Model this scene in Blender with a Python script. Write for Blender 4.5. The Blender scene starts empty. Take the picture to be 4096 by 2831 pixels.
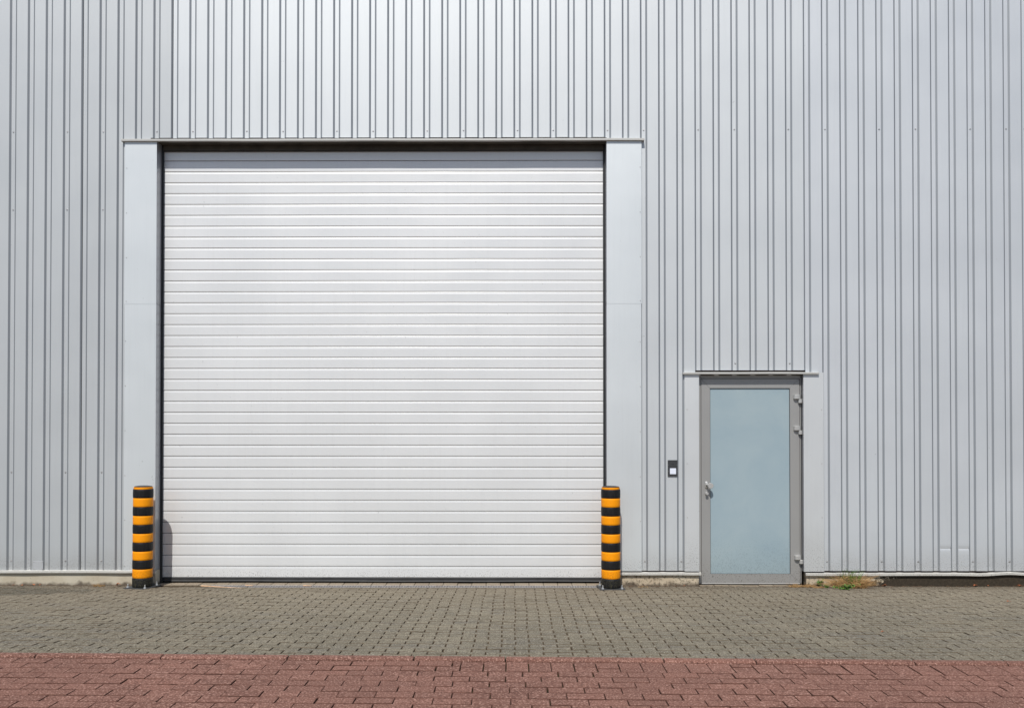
import bpy, math, random
from mathutils import Vector, Matrix, Euler
R = math.radians
random.seed(7)
sc = bpy.context.scene
col = sc.collection

# ------------------------------------------------------------------ camera
F, D, H, YH, VX = 3438.0, 8.70, 1.58, 1715.0, 2060.0
PITCH, YAW = R(.64), R(.33)
ppx, ppy = VX - F*math.tan(YAW), YH - F*math.tan(PITCH)
cam_d = bpy.data.cameras.new('camera'); cam = bpy.data.objects.new('camera', cam_d); col.objects.link(cam)
cam.location = (0, -D, H); cam.rotation_euler = (math.pi/2+PITCH, 0, YAW)
cam_d.sensor_width = 36; cam_d.lens = F/4096*36
cam_d.shift_x = (2048-ppx)/4096; cam_d.shift_y = (ppy-1415.5)/4096
cam_d.clip_start = .05; cam_d.clip_end = 2000
sc.camera = cam
RM = Euler((math.pi/2+PITCH, 0, YAW)).to_matrix()

def at(x, y, t):
    """point of the real scene seen at photo pixel (x, y) on the vertical plane t metres in front of the wall"""
    d = RM @ Vector(((x-ppx)/F, -(y-ppy)/F, -1)); k = (D-t)/d.y
    return d.x*k, H+d.z*k
def ax(x, t, y=1400): return at(x, y, t)[0]
def az(y, t, x=2060): return at(x, y, t)[1]

# ------------------------------------------------------------------ helpers
class MB:
    def __init__(s): s.v = []; s.f = []; s.a = []; s.r = 0.5
    def face(s, pts):
        n = len(s.v); s.v += [tuple(p) for p in pts]; s.f.append(tuple(range(n, n+len(pts)))); s.a.append(s.r)
    def mesh(s, vs, fs):
        n = len(s.v); s.v += [tuple(p) for p in vs]
        for f in fs: s.f.append(tuple(n+i for i in f)); s.a.append(s.r)
    def box(s, x0, x1, y0, y1, z0, z1, b=0.0):
        """axis box with optional bevel b on the vertical and top/bottom front edges (all 12 edges chamfered)"""
        if b <= 0:
            vs = [(x, y, z) for z in (z0, z1) for y in (y0, y1) for x in (x0, x1)]
            s.mesh(vs, [(0,2,3,1),(4,5,7,6),(0,1,5,4),(2,6,7,3),(0,4,6,2),(1,3,7,5)]); return
        vs = []; idx = {}
        X = (x0, x1); Y = (y0, y1); Z = (z0, z1); sg = (1, -1)
        for i in (0,1):
            for j in (0,1):
                for k in (0,1):
                    for a in range(3):
                        p = [X[i]+sg[i]*b, Y[j]+sg[j]*b, Z[k]+sg[k]*b]
                        p[a] = (X[i], Y[j], Z[k])[a]
                        idx[i,j,k,a] = len(vs); vs.append(tuple(p))
        fs = []
        for i in (0,1):
            fs.append([idx[i,0,0,0], idx[i,1,0,0], idx[i,1,1,0], idx[i,0,1,0]][::(-1 if i == 0 else 1)])
            fs.append([idx[0,i,0,1], idx[1,i,0,1], idx[1,i,1,1], idx[0,i,1,1]][::(1 if i == 0 else -1)])
            fs.append([idx[0,0,i,2], idx[1,0,i,2], idx[1,1,i,2], idx[0,1,i,2]][::(-1 if i == 0 else 1)])
        for i in (0,1):
            for j in (0,1):
                fs.append([idx[i,j,0,0], idx[i,j,1,0], idx[i,j,1,1], idx[i,j,0,1]])
                fs.append([idx[i,0,j,0], idx[i,1,j,0], idx[i,1,j,2], idx[i,0,j,2]])
                fs.append([idx[0,i,j,1], idx[1,i,j,1], idx[1,i,j,2], idx[0,i,j,2]])
        for i in (0,1):
            for j in (0,1):
                for k in (0,1): fs.append([idx[i,j,k,0], idx[i,j,k,1], idx[i,j,k,2]])
        s.mesh(vs, fs)
    def lathe(s, prof, n=40, axis='Z', c=(0,0,0), a0=0, a1=2*math.pi):
        """prof: list of (radius, height)"""
        vs = []; fs = []; full = abs(a1-a0-2*math.pi) < 1e-6; m = n if full else n+1
        for r, h in prof:
            for i in range(m):
                a = a0+(a1-a0)*i/n; u, w = r*math.cos(a), r*math.sin(a)
                p = (u, w, h) if axis == 'Z' else ((u, h, w) if axis == 'Y' else (h, u, w))
                vs.append((p[0]+c[0], p[1]+c[1], p[2]+c[2]))
        for j in range(len(prof)-1):
            for i in range(n):
                k = (i+1) % m
                fs.append((j*m+i, j*m+k, (j+1)*m+k, (j+1)*m+i))
        s.mesh(vs, fs)
    def sweep(s, prof, xs, dz=None, dy=None, cap=True):
        """prof in (y, z) swept along x"""
        vs = []; m = len(prof)
        for x in xs:
            oz = dz(x) if dz else 0; oy = dy(x) if dy else 0
            vs += [(x, y+oy, z+oz) for y, z in prof]
        fs = [(i*m+j, (i+1)*m+j, (i+1)*m+j+1, i*m+j+1) for i in range(len(xs)-1) for j in range(m-1)]
        s.mesh(vs, fs)
    def tube(s, pts, r0, r1=None, n=6):
        r1 = r0 if r1 is None else r1; vs = []; m = len(pts)
        for i, p in enumerate(pts):
            p = Vector(p); q = Vector(pts[min(i+1, m-1)]) - Vector(pts[max(i-1, 0)]); q.normalize()
            u = q.orthogonal().normalized(); w = q.cross(u); r = r0+(r1-r0)*i/max(m-1, 1)
            vs += [p+u*r*math.cos(2*math.pi*k/n)+w*r*math.sin(2*math.pi*k/n) for k in range(n)]
        fs = [(i*n+k, i*n+(k+1) % n, (i+1)*n+(k+1) % n, (i+1)*n+k) for i in range(m-1) for k in range(n)]
        fs += [tuple(range(n-1, -1, -1)), tuple((m-1)*n+k for k in range(n))]
        s.mesh(vs, fs)
    def build(s, name, mat, parent=None, smooth=0, recalc=True, attr=False):
        me = bpy.data.meshes.new(name); me.from_pydata(s.v, [], s.f); me.update()
        if recalc:
            import bmesh
            bm = bmesh.new(); bm.from_mesh(me); bmesh.ops.recalc_face_normals(bm, faces=bm.faces); bm.to_mesh(me); bm.free()
        if attr:
            a = me.attributes.new('rnd', 'FLOAT', 'FACE'); a.data.foreach_set('value', s.a)
        if smooth:
            me.polygons.foreach_set('use_smooth', [True]*len(me.polygons))
            if smooth < 180: me.set_sharp_from_angle(angle=R(smooth))
        me.materials.append(mat)
        o = bpy.data.objects.new(name, me); col.objects.link(o)
        if parent: o.parent = parent
        return o

def empty(name, loc=(0,0,0), rot=(0,0,0)):
    o = bpy.data.objects.new(name, None); col.objects.link(o); o.location = loc; o.rotation_euler = rot; o.empty_display_size = .1
    return o
def tag(o, label=None, cat=None, group=None, kind=None):
    for k, v in (('label', label), ('category', cat), ('group', group), ('kind', kind)):
        if v: o[k] = v
    return o
def copy_tree(o, parent=None):
    c = o.copy(); col.objects.link(c)
    if parent: c.parent = parent
    for ch in list(o.children): copy_tree(ch, c)
    return c

# ------------------------------------------------------------------ materials
class NT:
    def __init__(s, name):
        s.m = bpy.data.materials.new(name); s.m.use_nodes = True; s.t = s.m.node_tree; s.n = s.t.nodes; s.l = s.t.links
        s.b = s.n['Principled BSDF']; s.co = s.n.new('ShaderNodeTexCoord').outputs['Object']
    def link(s, a, b): s.l.new(a, b)
    def val(s, sock, v):
        if hasattr(v, 'is_output') or isinstance(v, bpy.types.NodeSocket): s.l.new(v, sock)
        elif isinstance(v, (tuple, list)) and len(v) == 3 and sock.type == 'RGBA': sock.default_value = (*v, 1)
        else: sock.default_value = v
    def noise(s, scale, detail=3, rough=.55, vec=None, stretch=None, dist=0):
        v = vec or s.co
        if stretch:
            mp = s.n.new('ShaderNodeMapping'); mp.inputs['Scale'].default_value = stretch; s.link(v, mp.inputs[0]); v = mp.outputs[0]
        t = s.n.new('ShaderNodeTexNoise'); t.inputs['Scale'].default_value = scale; t.inputs['Detail'].default_value = detail
        t.inputs['Roughness'].default_value = rough; t.inputs['Distortion'].default_value = dist
        s.link(v, t.inputs['Vector']); return t.outputs['Fac']
    def ramp(s, f, a, b, va=0., vb=1.):
        r = s.n.new('ShaderNodeMapRange'); r.inputs['From Min'].default_value = a; r.inputs['From Max'].default_value = b
        r.inputs['To Min'].default_value = va; r.inputs['To Max'].default_value = vb; s.val(r.inputs['Value'], f); return r.outputs[0]
    def mix(s, f, a, b, mode='MIX'):
        m = s.n.new('ShaderNodeMix'); m.data_type = 'RGBA'; m.blend_type = mode
        s.val(m.inputs[0], f); s.val(m.inputs[6], a); s.val(m.inputs[7], b); return m.outputs[2]
    def math(s, op, a, b=0.):
        m = s.n.new('ShaderNodeMath'); m.operation = op; s.val(m.inputs[0], a); s.val(m.inputs[1], b); return m.outputs[0]
    def sep(s):
        x = s.n.new('ShaderNodeSeparateXYZ'); s.link(s.co, x.inputs[0]); return x.outputs
    def attr(s, name='rnd'):
        a = s.n.new('ShaderNodeAttribute'); a.attribute_name = name; return a.outputs['Fac']
    def bump(s, h, strength, dist=.002):
        b = s.n.new('ShaderNodeBump'); b.inputs['Strength'].default_value = strength; b.inputs['Distance'].default_value = dist
        s.link(h, b.inputs['Height']); s.link(b.outputs[0], s.b.inputs['Normal']); return b
    def out(s, color, rough=.5, metal=0., spec=.5):
        s.val(s.b.inputs['Base Color'], color); s.val(s.b.inputs['Roughness'], rough); s.val(s.b.inputs['Metallic'], metal)
        s.b.inputs['Specular IOR Level'].default_value = spec; return s.m

def paint(name, c, rough=.45, metal=0., wav=.25, dirt_z=None, coat=0., dirt=(.30,.27,.23), amt=.35, spec=.5, grain=0.):
    """coated sheet metal: slight oil canning, faint streaks, splash dirt low down where asked"""
    n = NT(name); big = n.noise(1.3, 3); streak = n.noise(6, 4, .6, stretch=(6, 6, .22))
    cc = n.mix(n.ramp(big, .3, .7), tuple(v*.97 for v in c), tuple(min(1, v*1.02) for v in c))
    cc = n.mix(n.ramp(streak, .5, .78, 0, .22), cc, tuple(v*.86 for v in c))
    spots = n.ramp(n.noise(26, 2, .5), .76, .79, 0, .5); cc = n.mix(spots, cc, tuple(v*.62 for v in c))
    if dirt_z is not None:
        z = n.sep()[2]; g = n.ramp(z, dirt_z[0], dirt_z[1], 1, 0); g2 = n.math('POWER', g, 2.2)
        sp = n.ramp(n.noise(110, 3, .65, stretch=(1.5, 1.5, .7)), .57, .64)
        sp = n.math('MULTIPLY', sp, n.ramp(g2, 0, .5, 0, 1)); cc = n.mix(n.math('MULTIPLY', sp, .85), cc, (.09,.085,.07))
        cc = n.mix(n.math('MULTIPLY', g, n.ramp(n.noise(7, 4), .3, .8, amt*.4, amt)), cc, dirt)
    h = n.noise(2.2, 2, .5, stretch=(1, 1, .5))
    bp = n.bump(h, wav, .004)
    if grain:
        b2 = n.n.new('ShaderNodeBump'); b2.inputs['Strength'].default_value = grain; b2.inputs['Distance'].default_value = .001
        n.link(n.noise(160, 3, .6, stretch=(.35, 1, 1.3)), b2.inputs['Height']); n.link(bp.outputs[0], b2.inputs['Normal']); n.link(b2.outputs[0], n.b.inputs['Normal'])
    n.b.inputs['Coat Weight'].default_value = coat; n.b.inputs['Coat Roughness'].default_value = .12
    return n.out(cc, n.ramp(big, .3, .7, rough-.03, rough+.04), metal, spec)

CL = (.598, .630, .652)
M = {}
for i, (k, metal) in enumerate(((.835, .42), (.85, .42), (1.0, .42), (.985, .42), (1.01, .42), (.98, .42), (.96, .42), (.975, .42), (.985, .42), (.985, .42), (.975, .42))):
    M['sheet%d' % i] = paint('silver_coated_sheet_%d' % i, tuple(v*k*j for v, j in zip(CL, ((1, 1, 1) if i < 8 else (.995, .995, 1.01)))), .56, metal, .22, (.12, .42), amt=.35)
    M['web%d' % i] = paint('dark_sheet_fold_%d' % i, tuple(v*k*j for v, j in zip(CL, (.50, .515, .54))), .58, metal, .1, (.12, .42), amt=.35)  # web faces take a darker tone of the sheet colour
M['jamb'] = paint('pale_flat_sheet', (.655, .695, .715), .50, .45, .35, (.1, .4), amt=.2)
M['jambd'] = paint('pale_door_sheet', (.645, .67, .685), .50, .45, .3, (.1, .7), amt=.25)
M['return'] = paint('shaded_reveal_sheet', (.46, .475, .50), .35, .5, .3, (.1, .4), amt=.2)  # same jamb sheet, coloured darker to deepen the shade in the reveals
M['gate'] = paint('white_gate_laminate', (.722, .737, .745), .42, .24, .10, (0.02, .22), amt=.1, grain=.35)
M['canopy'] = paint('grey_canopy_sheet', (.50, .50, .48), .45, .25, .3)
M['flash'] = paint('pale_drip_sheet', (.66, .655, .62), .4, .3, .4, (.08, .19), amt=.5)
M['doorframe'] = paint('grey_anodised_frame', (.345, .345, .340), .45, .35, .05, (0.0, .38), amt=.25)
M['alu'] = paint('satin_aluminium', (.54, .54, .53), .38, .55, 0)
M['steel'] = paint('zinc_screw', (.42, .41, .41), .32, .9, 0)
M['patch'] = paint('bare_patch_sheet', (.60, .62, .65), .38, .5, .2)

def simple(name, c, rough=.6, metal=0, var=.15, scale=30, bump=0., spec=.5):
    n = NT(name); f = n.ramp(n.noise(scale, 4), .3, .7)
    cc = n.mix(f, tuple(v*(1-var) for v in c), tuple(v*(1+var) for v in c))
    if bump: n.bump(n.noise(scale*3, 3), bump, .003)
    return n.out(cc, rough, metal, spec)
M['seal_and_groove'] = simple('black_seal_and_groove_shade', (.025, .026, .028), .55, 0, .3, 12)
M['rail'] = simple('dark_guide_rail', (.018, .02, .024), .5, 0, .2)
M['soffit'] = simple('dark_brown_soffit', (.06, .053, .042), .75, 0, .3, 8)
M['core'] = simple('red_brown_backing', (.035, .014, .011), .85, 0, .4, 20)
M['interior'] = simple('dark_recess', (.02, .02, .02), .9)
M['anthracite'] = simple('anthracite_plate', (.045, .048, .052), .5, .2, .06, 60)
M['grille'] = simple('grille_holes', (.008, .008, .008), .9)
M['button'] = simple('white_plastic_button', (.72, .77, .88), .3, 0, .02)
M['wood'] = simple('pale_split_wood', (.62, .40, .24), .7, 0, .2, 60)
M['darksteel'] = simple('dark_base_plate', (.04, .042, .045), .6, .3, .4, 40, .3)
M['roof'] = simple('roof_membrane', (.22, .22, .22), .8)
M['drain'] = simple('galvanised_grate', (.27, .26, .26), .5, .5, .35, 40)

def band_mat(name, c, rough, dirtc, worn, coat=0.):
    n = NT(name); x = n.sep()
    scuff = n.ramp(n.noise(14, 4, .6, stretch=(3, 3, .5)), .5, .8, 0, worn)
    cc = n.mix(scuff, c, tuple(min(1, v*1.3+.02) for v in c))
    z = n.ramp(x[2], .0, .30, 1, 0); z = n.math('POWER', z, 2.0)
    sp = n.ramp(n.noise(90, 3, .6), .5, .6); f = n.math('MULTIPLY', sp, z)
    cc = n.mix(n.math('MULTIPLY', f, .8), cc, dirtc)
    n.bump(n.noise(20, 3), .08, .004); n.b.inputs['Coat Weight'].default_value = coat; n.b.inputs['Coat Roughness'].default_value = .25
    return n.out(cc, rough, 0, .25)
M['yellow'] = band_mat('orange_yellow_plastic', (.86, .30, .0), .55, (.06, .04, .02), .1)
M['black'] = band_mat('black_plastic', (.009, .009, .010), .5, (.09, .085, .05), .5)

# frosted glass
n = NT('frosted_blue_glass'); x = n.sep()
cl = n.mix(n.ramp(n.noise(1.5, 5, .6, dist=.4), .32, .68), (.262, .352, .405), (.315, .400, .438))
z = n.ramp(x[2], .12, .75, 1, 0); z = n.math('POWER', z, 2.4)
sp = n.ramp(n.noise(150, 3, .6, stretch=(1.4, 1, .6)), .55, .63); cl = n.mix(n.math('MULTIPLY', n.math('MULTIPLY', sp, z), .7), cl, (.10, .115, .11))
cl = n.mix(n.math('MULTIPLY', z, .35), cl, (.23, .285, .29))
n.b.inputs['Coat Weight'].default_value = .35; n.b.inputs['Coat Roughness'].default_value = .07
M['glass'] = n.out(cl, .5, 0, .5)

# concrete plinth, bitumen coated towards the right-hand end
def concrete(name, base, base2, pit, bit):
    n = NT(name); x = n.sep()
    c = n.mix(n.ramp(n.noise(5, 5), .35, .65), base, base2)
    c = n.mix(n.ramp(n.noise(38, 4, .7), .50+pit, .62+pit, 0, .85), c, (.10, .085, .06))
    c = n.mix(n.ramp(n.noise(70, 3), .62, .7, 0, .5), c, (.55, .5, .4))
    low = n.ramp(n.math('ADD', x[2], n.ramp(n.noise(9, 4), .3, .7, -.025, .025)), .0, .03, .8, 0); c = n.mix(low, c, (.045, .03, .022))
    if bit:
        e = n.math('ADD', x[0], n.ramp(n.noise(16, 6, .8), .25, .75, -.30, .30)); e = n.math('ADD', e, n.math('MULTIPLY', x[2], -2.2))
        f = n.ramp(e, 3.50, 3.58); c = n.mix(f, c, n.mix(n.ramp(n.noise(40, 4, .7), .4, .7), (.034, .027, .019), (.060, .048, .034)))
    n.bump(n.noise(60, 4, .7), .5, .004); return n.out(c, .9, 0, .2)
M['concrete'] = concrete('pale_concrete', (.43, .38, .29), (.50, .46, .37), .12, False)
M['concrete_pit'] = concrete('pitted_concrete', (.44, .36, .26), (.52, .45, .34), .0, True)

# paving stones
def paving(name, c1, c2, warm, grain_a, grain_b, gs, wet):
    n = NT(name); x = n.sep(); r = n.attr()
    c = n.mix(n.ramp(r, 0, 1), c1, c2)
    c = n.mix(n.ramp(n.noise(.9, 5, .65, dist=.6), .34, .66, 0, .5), c, tuple(v*.62 for v in c1))
    c = n.mix(n.ramp(n.noise(4.5, 4, .65, stretch=(.6, 1.6, 1)), .5, .72, 0, .45), c, (.085, .085, .09) if wet else tuple(v*.7 for v in c1))
    if warm:
        w = n.ramp(n.math('ADD', x[1], n.ramp(n.noise(1.6, 4), .2, .8, -.8, .8)), -2.0, -.2, 0, .75); c = n.mix(w, c, warm)
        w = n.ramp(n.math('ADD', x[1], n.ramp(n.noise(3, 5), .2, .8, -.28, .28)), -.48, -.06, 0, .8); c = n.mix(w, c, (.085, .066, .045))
        if wet:
            ex = n.math('MULTIPLY', n.math('ADD', x[0], 5.35), .62); ey = n.math('MULTIPLY', n.math('ADD', x[1], .48), 2.4)
            d2 = n.math('ADD', n.math('MULTIPLY', ex, ex), n.math('MULTIPLY', ey, ey))
            d2 = n.math('ADD', d2, n.ramp(n.noise(5, 4), .2, .8, -.35, .35)); wm = n.ramp(d2, .45, .8, .8, 0); c = n.mix(wm, c, (.035, .032, .022))
    g = n.noise(gs, 3, .7); c = n.mix(n.ramp(g, .53, .66, 0, .8), c, grain_a); c = n.mix(n.ramp(g, .47, .34, 0, .85), c, grain_b)
    g2 = n.noise(gs*2.6, 2, .6); c = n.mix(n.ramp(g2, .62, .7, 0, .5), c, grain_a)
    n.bump(n.noise(gs, 4, .75), .55, .003)
    return n.out(c, .88, 0, .25)
M['grey'] = paving('greenish_grey_concrete_stone', (.140, .123, .089), (.192, .168, .122), (.176, .145, .101), (.40, .37, .30), (.045, .043, .034), 100, True)
M['red'] = paving('red_concrete_stone', (.160, .074, .055), (.208, .098, .073), None, (.46, .29, .235), (.05, .026, .021), 90, False)
M['edge_grey'] = simple('grimy_stone_edge', (.130, .106, .076), .92, 0, .35, 25, 0, .2)
M['edge_red'] = simple('grimy_red_stone_edge', (.105, .050, .037), .92, 0, .4, 25, 0, .2)
M['buff'] = paving('buff_threshold_stone', (.25, .205, .15), (.31, .26, .195), None, (.42, .37, .30), (.16, .13, .10), 110, False)
n = NT('joint_grit'); f = n.noise(30, 4); M['joint'] = n.out(n.mix(n.ramp(f, .35, .65), (.040, .029, .019), (.095, .070, .046)), .95, 0, .1)
n = NT('mossy_joint'); f = n.noise(18, 4); M['jointred'] = n.out(n.mix(n.ramp(f, .4, .62), (.016, .012, .009), (.040, .036, .012)), .95, 0, .1)
n = NT('far_asphalt'); f = n.noise(80, 4); M['asphalt'] = n.out(n.mix(n.ramp(f, .35, .65), (.045, .045, .045), (.075, .075, .072)), .9)
def leafm(name, a, b, tr=0):
    n = NT(name); r = n.attr(); c = n.mix(n.ramp(r, 0, 1), a, b)
    if tr: n.b.inputs['Transmission Weight'].default_value = 0
    return n.out(c, .6)
M['green'] = leafm('green_leaf', (.035, .10, .012), (.13, .26, .03))
M['straw'] = leafm('dry_straw', (.20, .09, .03), (.66, .44, .19))
M['brown'] = leafm('brown_leaf', (.26, .08, .03), (.42, .16, .07))

# ------------------------------------------------------------------ key dimensions
G = -.13                                  # gate curtain plane (behind the cladding face)
XL, XR = ax(624, 0.012), ax(2427, 0.012)  # gate opening between the jamb returns
ZC = az(562, .035)                        # underside of the gate canopy
ZT = az(553, .035)
DT = -.04
DXL, DXR = ax(2797, .012, 1900), ax(3215, .012, 1900)
DZC, DZT = az(1496, .035, 3000), az(1488, .035, 3000)
ZB = az(2281, 0)                          # bottom edge of the cladding
XMIN, XMAX, ZTOP = -9.0, 9.2, 7.6

hall = tag(empty('industrial_hall', (0, 0, 0)), 'silver corrugated metal hall with a wide white shutter gate and a frosted glass door', 'building')

# ------------------------------------------------------------------ cladding
P, X0, VD = .18365, -5.121, .0130
VF, WB = .0183, .0198                      # half valley floor, web run
gapL, gapR = ax(603, 0, 550), ax(2427, 0, 550)
dgL, dgR = ax(2781, 0, 1480), ax(3223, 0, 1480)
cuts = [(XMIN, ZB), (ax(512, 0), ZT-.004), (gapL, ZT+.021), (gapR, ZT-.004), (ax(2556, 0), ZB),
        (ax(2750, 0), DZT-.004), (dgL, DZT+.021), (dgR, DZT-.004), (ax(3288, 0), ZB)]
def zbot(x):
    z = cuts[0][1]
    for c, v in cuts:
        if x >= c-1e-6: z = v
    return z
dent_z = az(2194, 0, 3800)
sheets = []
kmin = math.floor((XMIN-X0)/P); 
def profile_pts(k):      # points of rib k: from left web top to next rib's left web top
    c = X0+k*P
    return [(c-VF-WB, 0), (c-VF-WB+.0012, .0004), (c-VF-.0008, VD-.0004), (c-VF, VD), (c+VF, VD), (c+VF+.0008, VD-.0004), (c+VF+WB-.0012, .0004), (c+VF+WB, 0)]
tone = {0: 0, 1: 1, 2: 0, 3: 3, 4: 4, 5: 2, 6: 3, 7: 5, 8: 6, 9: 5, 10: 8, 11: 9, 12: 10}
first = -5
for si in range(-5, 15):
    k0 = -1+5*si                          # sheet laps in valley k0 .. k0+5
    xs = []
    xa, xb = X0+k0*P-VF, X0+(k0+5)*P-VF-(.0045 if si in (0, 1) else .0004)
    if xb < XMIN or xa > XMAX: continue
    pts = []
    for k in range(k0, k0+6): pts += profile_pts(k)
    pts = [p for p in pts if xa-1e-6 <= p[0] <= xb+1e-6]
    pts = [(xa, VD)]+[p for p in pts if p[0] > xa+1e-4]
    if pts[-1][0] < xb-1e-4: pts.append((xb, VD-.001))
    # insert cut positions
    def yat(x):
        for a, b in zip(pts, pts[1:]):
            if a[0] <= x <= b[0]: return a[1]+(b[1]-a[1])*(x-a[0])/max(b[0]-a[0], 1e-9)
        return 0
    allp = sorted(set(pts) | {(c, yat(c)) for c, _ in cuts if xa < c < xb})
    mb = MB(); webs = []
    for a, b in zip(allp, allp[1:]):
        if b[0]-a[0] < 1e-6: continue
        z0 = zbot((a[0]+b[0])/2); zz = [z0, ZTOP]
        flat = abs(a[1]) < 1e-6 and abs(b[1]) < 1e-6 and b[0]-a[0] > .05
        if flat and z0 < 1 and 4.1 < a[0] < 4.75 and abs((a[0]+b[0])/2-ax(3786, 0, 2200)) < .28 and a[0] > ax(3750, 0, 2200)-.03:
            xm = (a[0]+b[0])/2
            if xm < ax(3900, 0, 2200):
                rows = [(z0, 0), (dent_z-.055, 0), (dent_z-.03, .0007), (dent_z-.012, .0020), (dent_z-.002, .0044), (dent_z+.002, .0042), (dent_z+.012, .0026), (dent_z+.03, .0007), (dent_z+.055, 0), (ZTOP, 0)]
                for (za, da), (zb_, db) in zip(rows, rows[1:]):
                    mb.face([(a[0], da, za), (b[0], da, za), (b[0], db, zb_), (a[0], db, zb_)])
                continue
        mb.face([(a[0], a[1], z0), (b[0], b[1], z0), (b[0], b[1], ZTOP), (a[0], a[1], ZTOP)])
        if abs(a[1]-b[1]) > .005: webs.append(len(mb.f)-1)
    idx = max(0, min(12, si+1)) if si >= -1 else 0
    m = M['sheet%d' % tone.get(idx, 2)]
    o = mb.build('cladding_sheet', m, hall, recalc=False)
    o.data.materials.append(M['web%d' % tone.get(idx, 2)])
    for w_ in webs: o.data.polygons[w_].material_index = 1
    sheets.append((k0, k0+5, o))

def sheet_of(k):
    for a, b, o in sheets:
        if a <= k < b: return o
def screw_mesh(r, name):
    mb = MB(); mb.lathe([(0.0001, -.0052), (r*.45, -.005), (r*.62, -.0038), (r*.68, -.0012), (r*.7, -.0008), (r, -.0006), (r, 0.0008)], 14, 'Y'); return mb
scr = None
def put(proto, x, y, z, parent):
    o = proto.copy(); col.objects.link(o); o.location = (x, y, z); o.parent = parent; return o
def place_screws(proto_name, mat, r, lst):
    proto = None
    for x, y, z, par in lst:
        if proto is None:
            proto = screw_mesh(r, proto_name).build(proto_name, mat, par, smooth=40); proto.location = (x, y, z)
        else: put(proto, x, y, z, par)
L = []
for k in list(range(0, 57)):
    if k % 5 in (0, 3) or k == 56:
        L.append((X0+.003+k*P+random.uniform(-.003, .003), VD, az(526-5.5*k/56+random.uniform(-1, 1), 0, 1000+0*k)-.0, sheet_of(k)))
for k in (0, 3, 5): L.append((X0+.003+k*P, VD, az(836, 0), sheet_of(k)))
for k in (0, 3, 5): L.append((X0+.003+k*P, VD, az(1889, 0), sheet_of(k)))
for k in (0, 3, 5, 42-7, 37, 45, 48, 50, 53, 55): L.append((X0+.003+k*P+.004, VD, az(2245, 0), sheet_of(k)))
for k in (40, 43): L.append((X0+.003+k*P+.003, VD, az(1453, 0, 3000), sheet_of(k)))
place_screws('screw', M['steel'], .0088, L)

# bare patch riveted on the left
xa, xb = ax(133, 0, 2250), ax(173, 0, 2250); za, zb2 = az(2278, 0), az(2244, 0)
mb = MB(); mb.box(xa, xb, -.0022, -.0006, za, zb2, .0006); pt = mb.build('repair_patch', M['patch'], hall)
pt['label'] = 'small bare sheet patch riveted over the cladding'
RL = [(x, -.0022, z, pt) for x in (xa+.008, xb-.008) for z in (za+.010, zb2-.010)]

# ------------------------------------------------------------------ jamb panels, returns into the reveals
def jamb(xo, xi, z0, z1, depth, mat, side, t=.012, lap=0.):
    """flat cover panel with a narrow outer fold and a return into the opening; side -1: opening on its right"""
    s = 1 if xo < xi else -1
    mb = MB(); y = -t-lap
    zs = [z0+(z1-z0)*i/6 for i in range(7)]
    path = [(xo, .012), (xo, y+.002), (xo+s*.002, y), (xi-s*.0015, y), (xi, y+.0015), (xi, depth)]
    for (a, b) in zip(path, path[1:]):
        for c, d in zip(zs, zs[1:]):
            mb.face([(a[0], a[1], c), (b[0], b[1], c), (b[0], b[1], d), (a[0], a[1], d)])
    # folded bottom lip
    mb.face([(xo, y+.002, z0), (xi, y+.002, z0), (xi, .01, z0+.001), (xo, .01, z0+.001)])
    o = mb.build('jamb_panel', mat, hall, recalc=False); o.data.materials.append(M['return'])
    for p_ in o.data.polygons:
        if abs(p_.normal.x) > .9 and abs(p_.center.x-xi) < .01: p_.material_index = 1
    return o
zs1 = az(1214, 0)
jLu = jamb(ax(498, .012, 900), XL, zs1-.004, ZC+.004, -G+.02, M['jamb'], -1, lap=.0012)
jLl = jamb(ax(497, .012, 1500), XL, ZB, zs1, -G+.02, M['jamb'], -1)
jRu = jamb(ax(2567, .012, 900), XR, zs1-.004, ZC+.004, -G+.02, M['jamb'], 1, lap=.0012)
jRl = jamb(ax(2567, .012, 1900), XR, ZB-.002, zs1, -G+.02, M['jamb'], 1)
jDl = jamb(ax(2739, .012, 1900), DXL, ZB-.004, DZC+.004, .06, M['jambd'], -1)
jDr = jamb(ax(3296, .012, 1900), DXR, ZB-.006, DZT-.002, .06, M['jambd'], 1)
for y in (672, 851, 1029, 1204): RL.append((ax(506, 0), -.0135, az(y, 0), jLu)); RL.append((ax(2561, 0), -.0135, az(y-1, 0), jRu))
for y in (1363, 1542, 1721, 1901, 2079, 2262): RL.append((ax(504, 0), -.0125, az(y, 0), jLl)); RL.append((ax(2560, 0), -.0125, az(y+4, 0), jRl))
for y in (1637, 1853, 2068, 2265): RL.append((ax(2748, 0, 1900), -.0125, az(y, 0, 2800), jDl)); RL.append((ax(3286, 0, 1900), -.0125, az(y, 0, 3200), jDr))
place_screws('rivet', M['alu'], .0055, RL)

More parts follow.
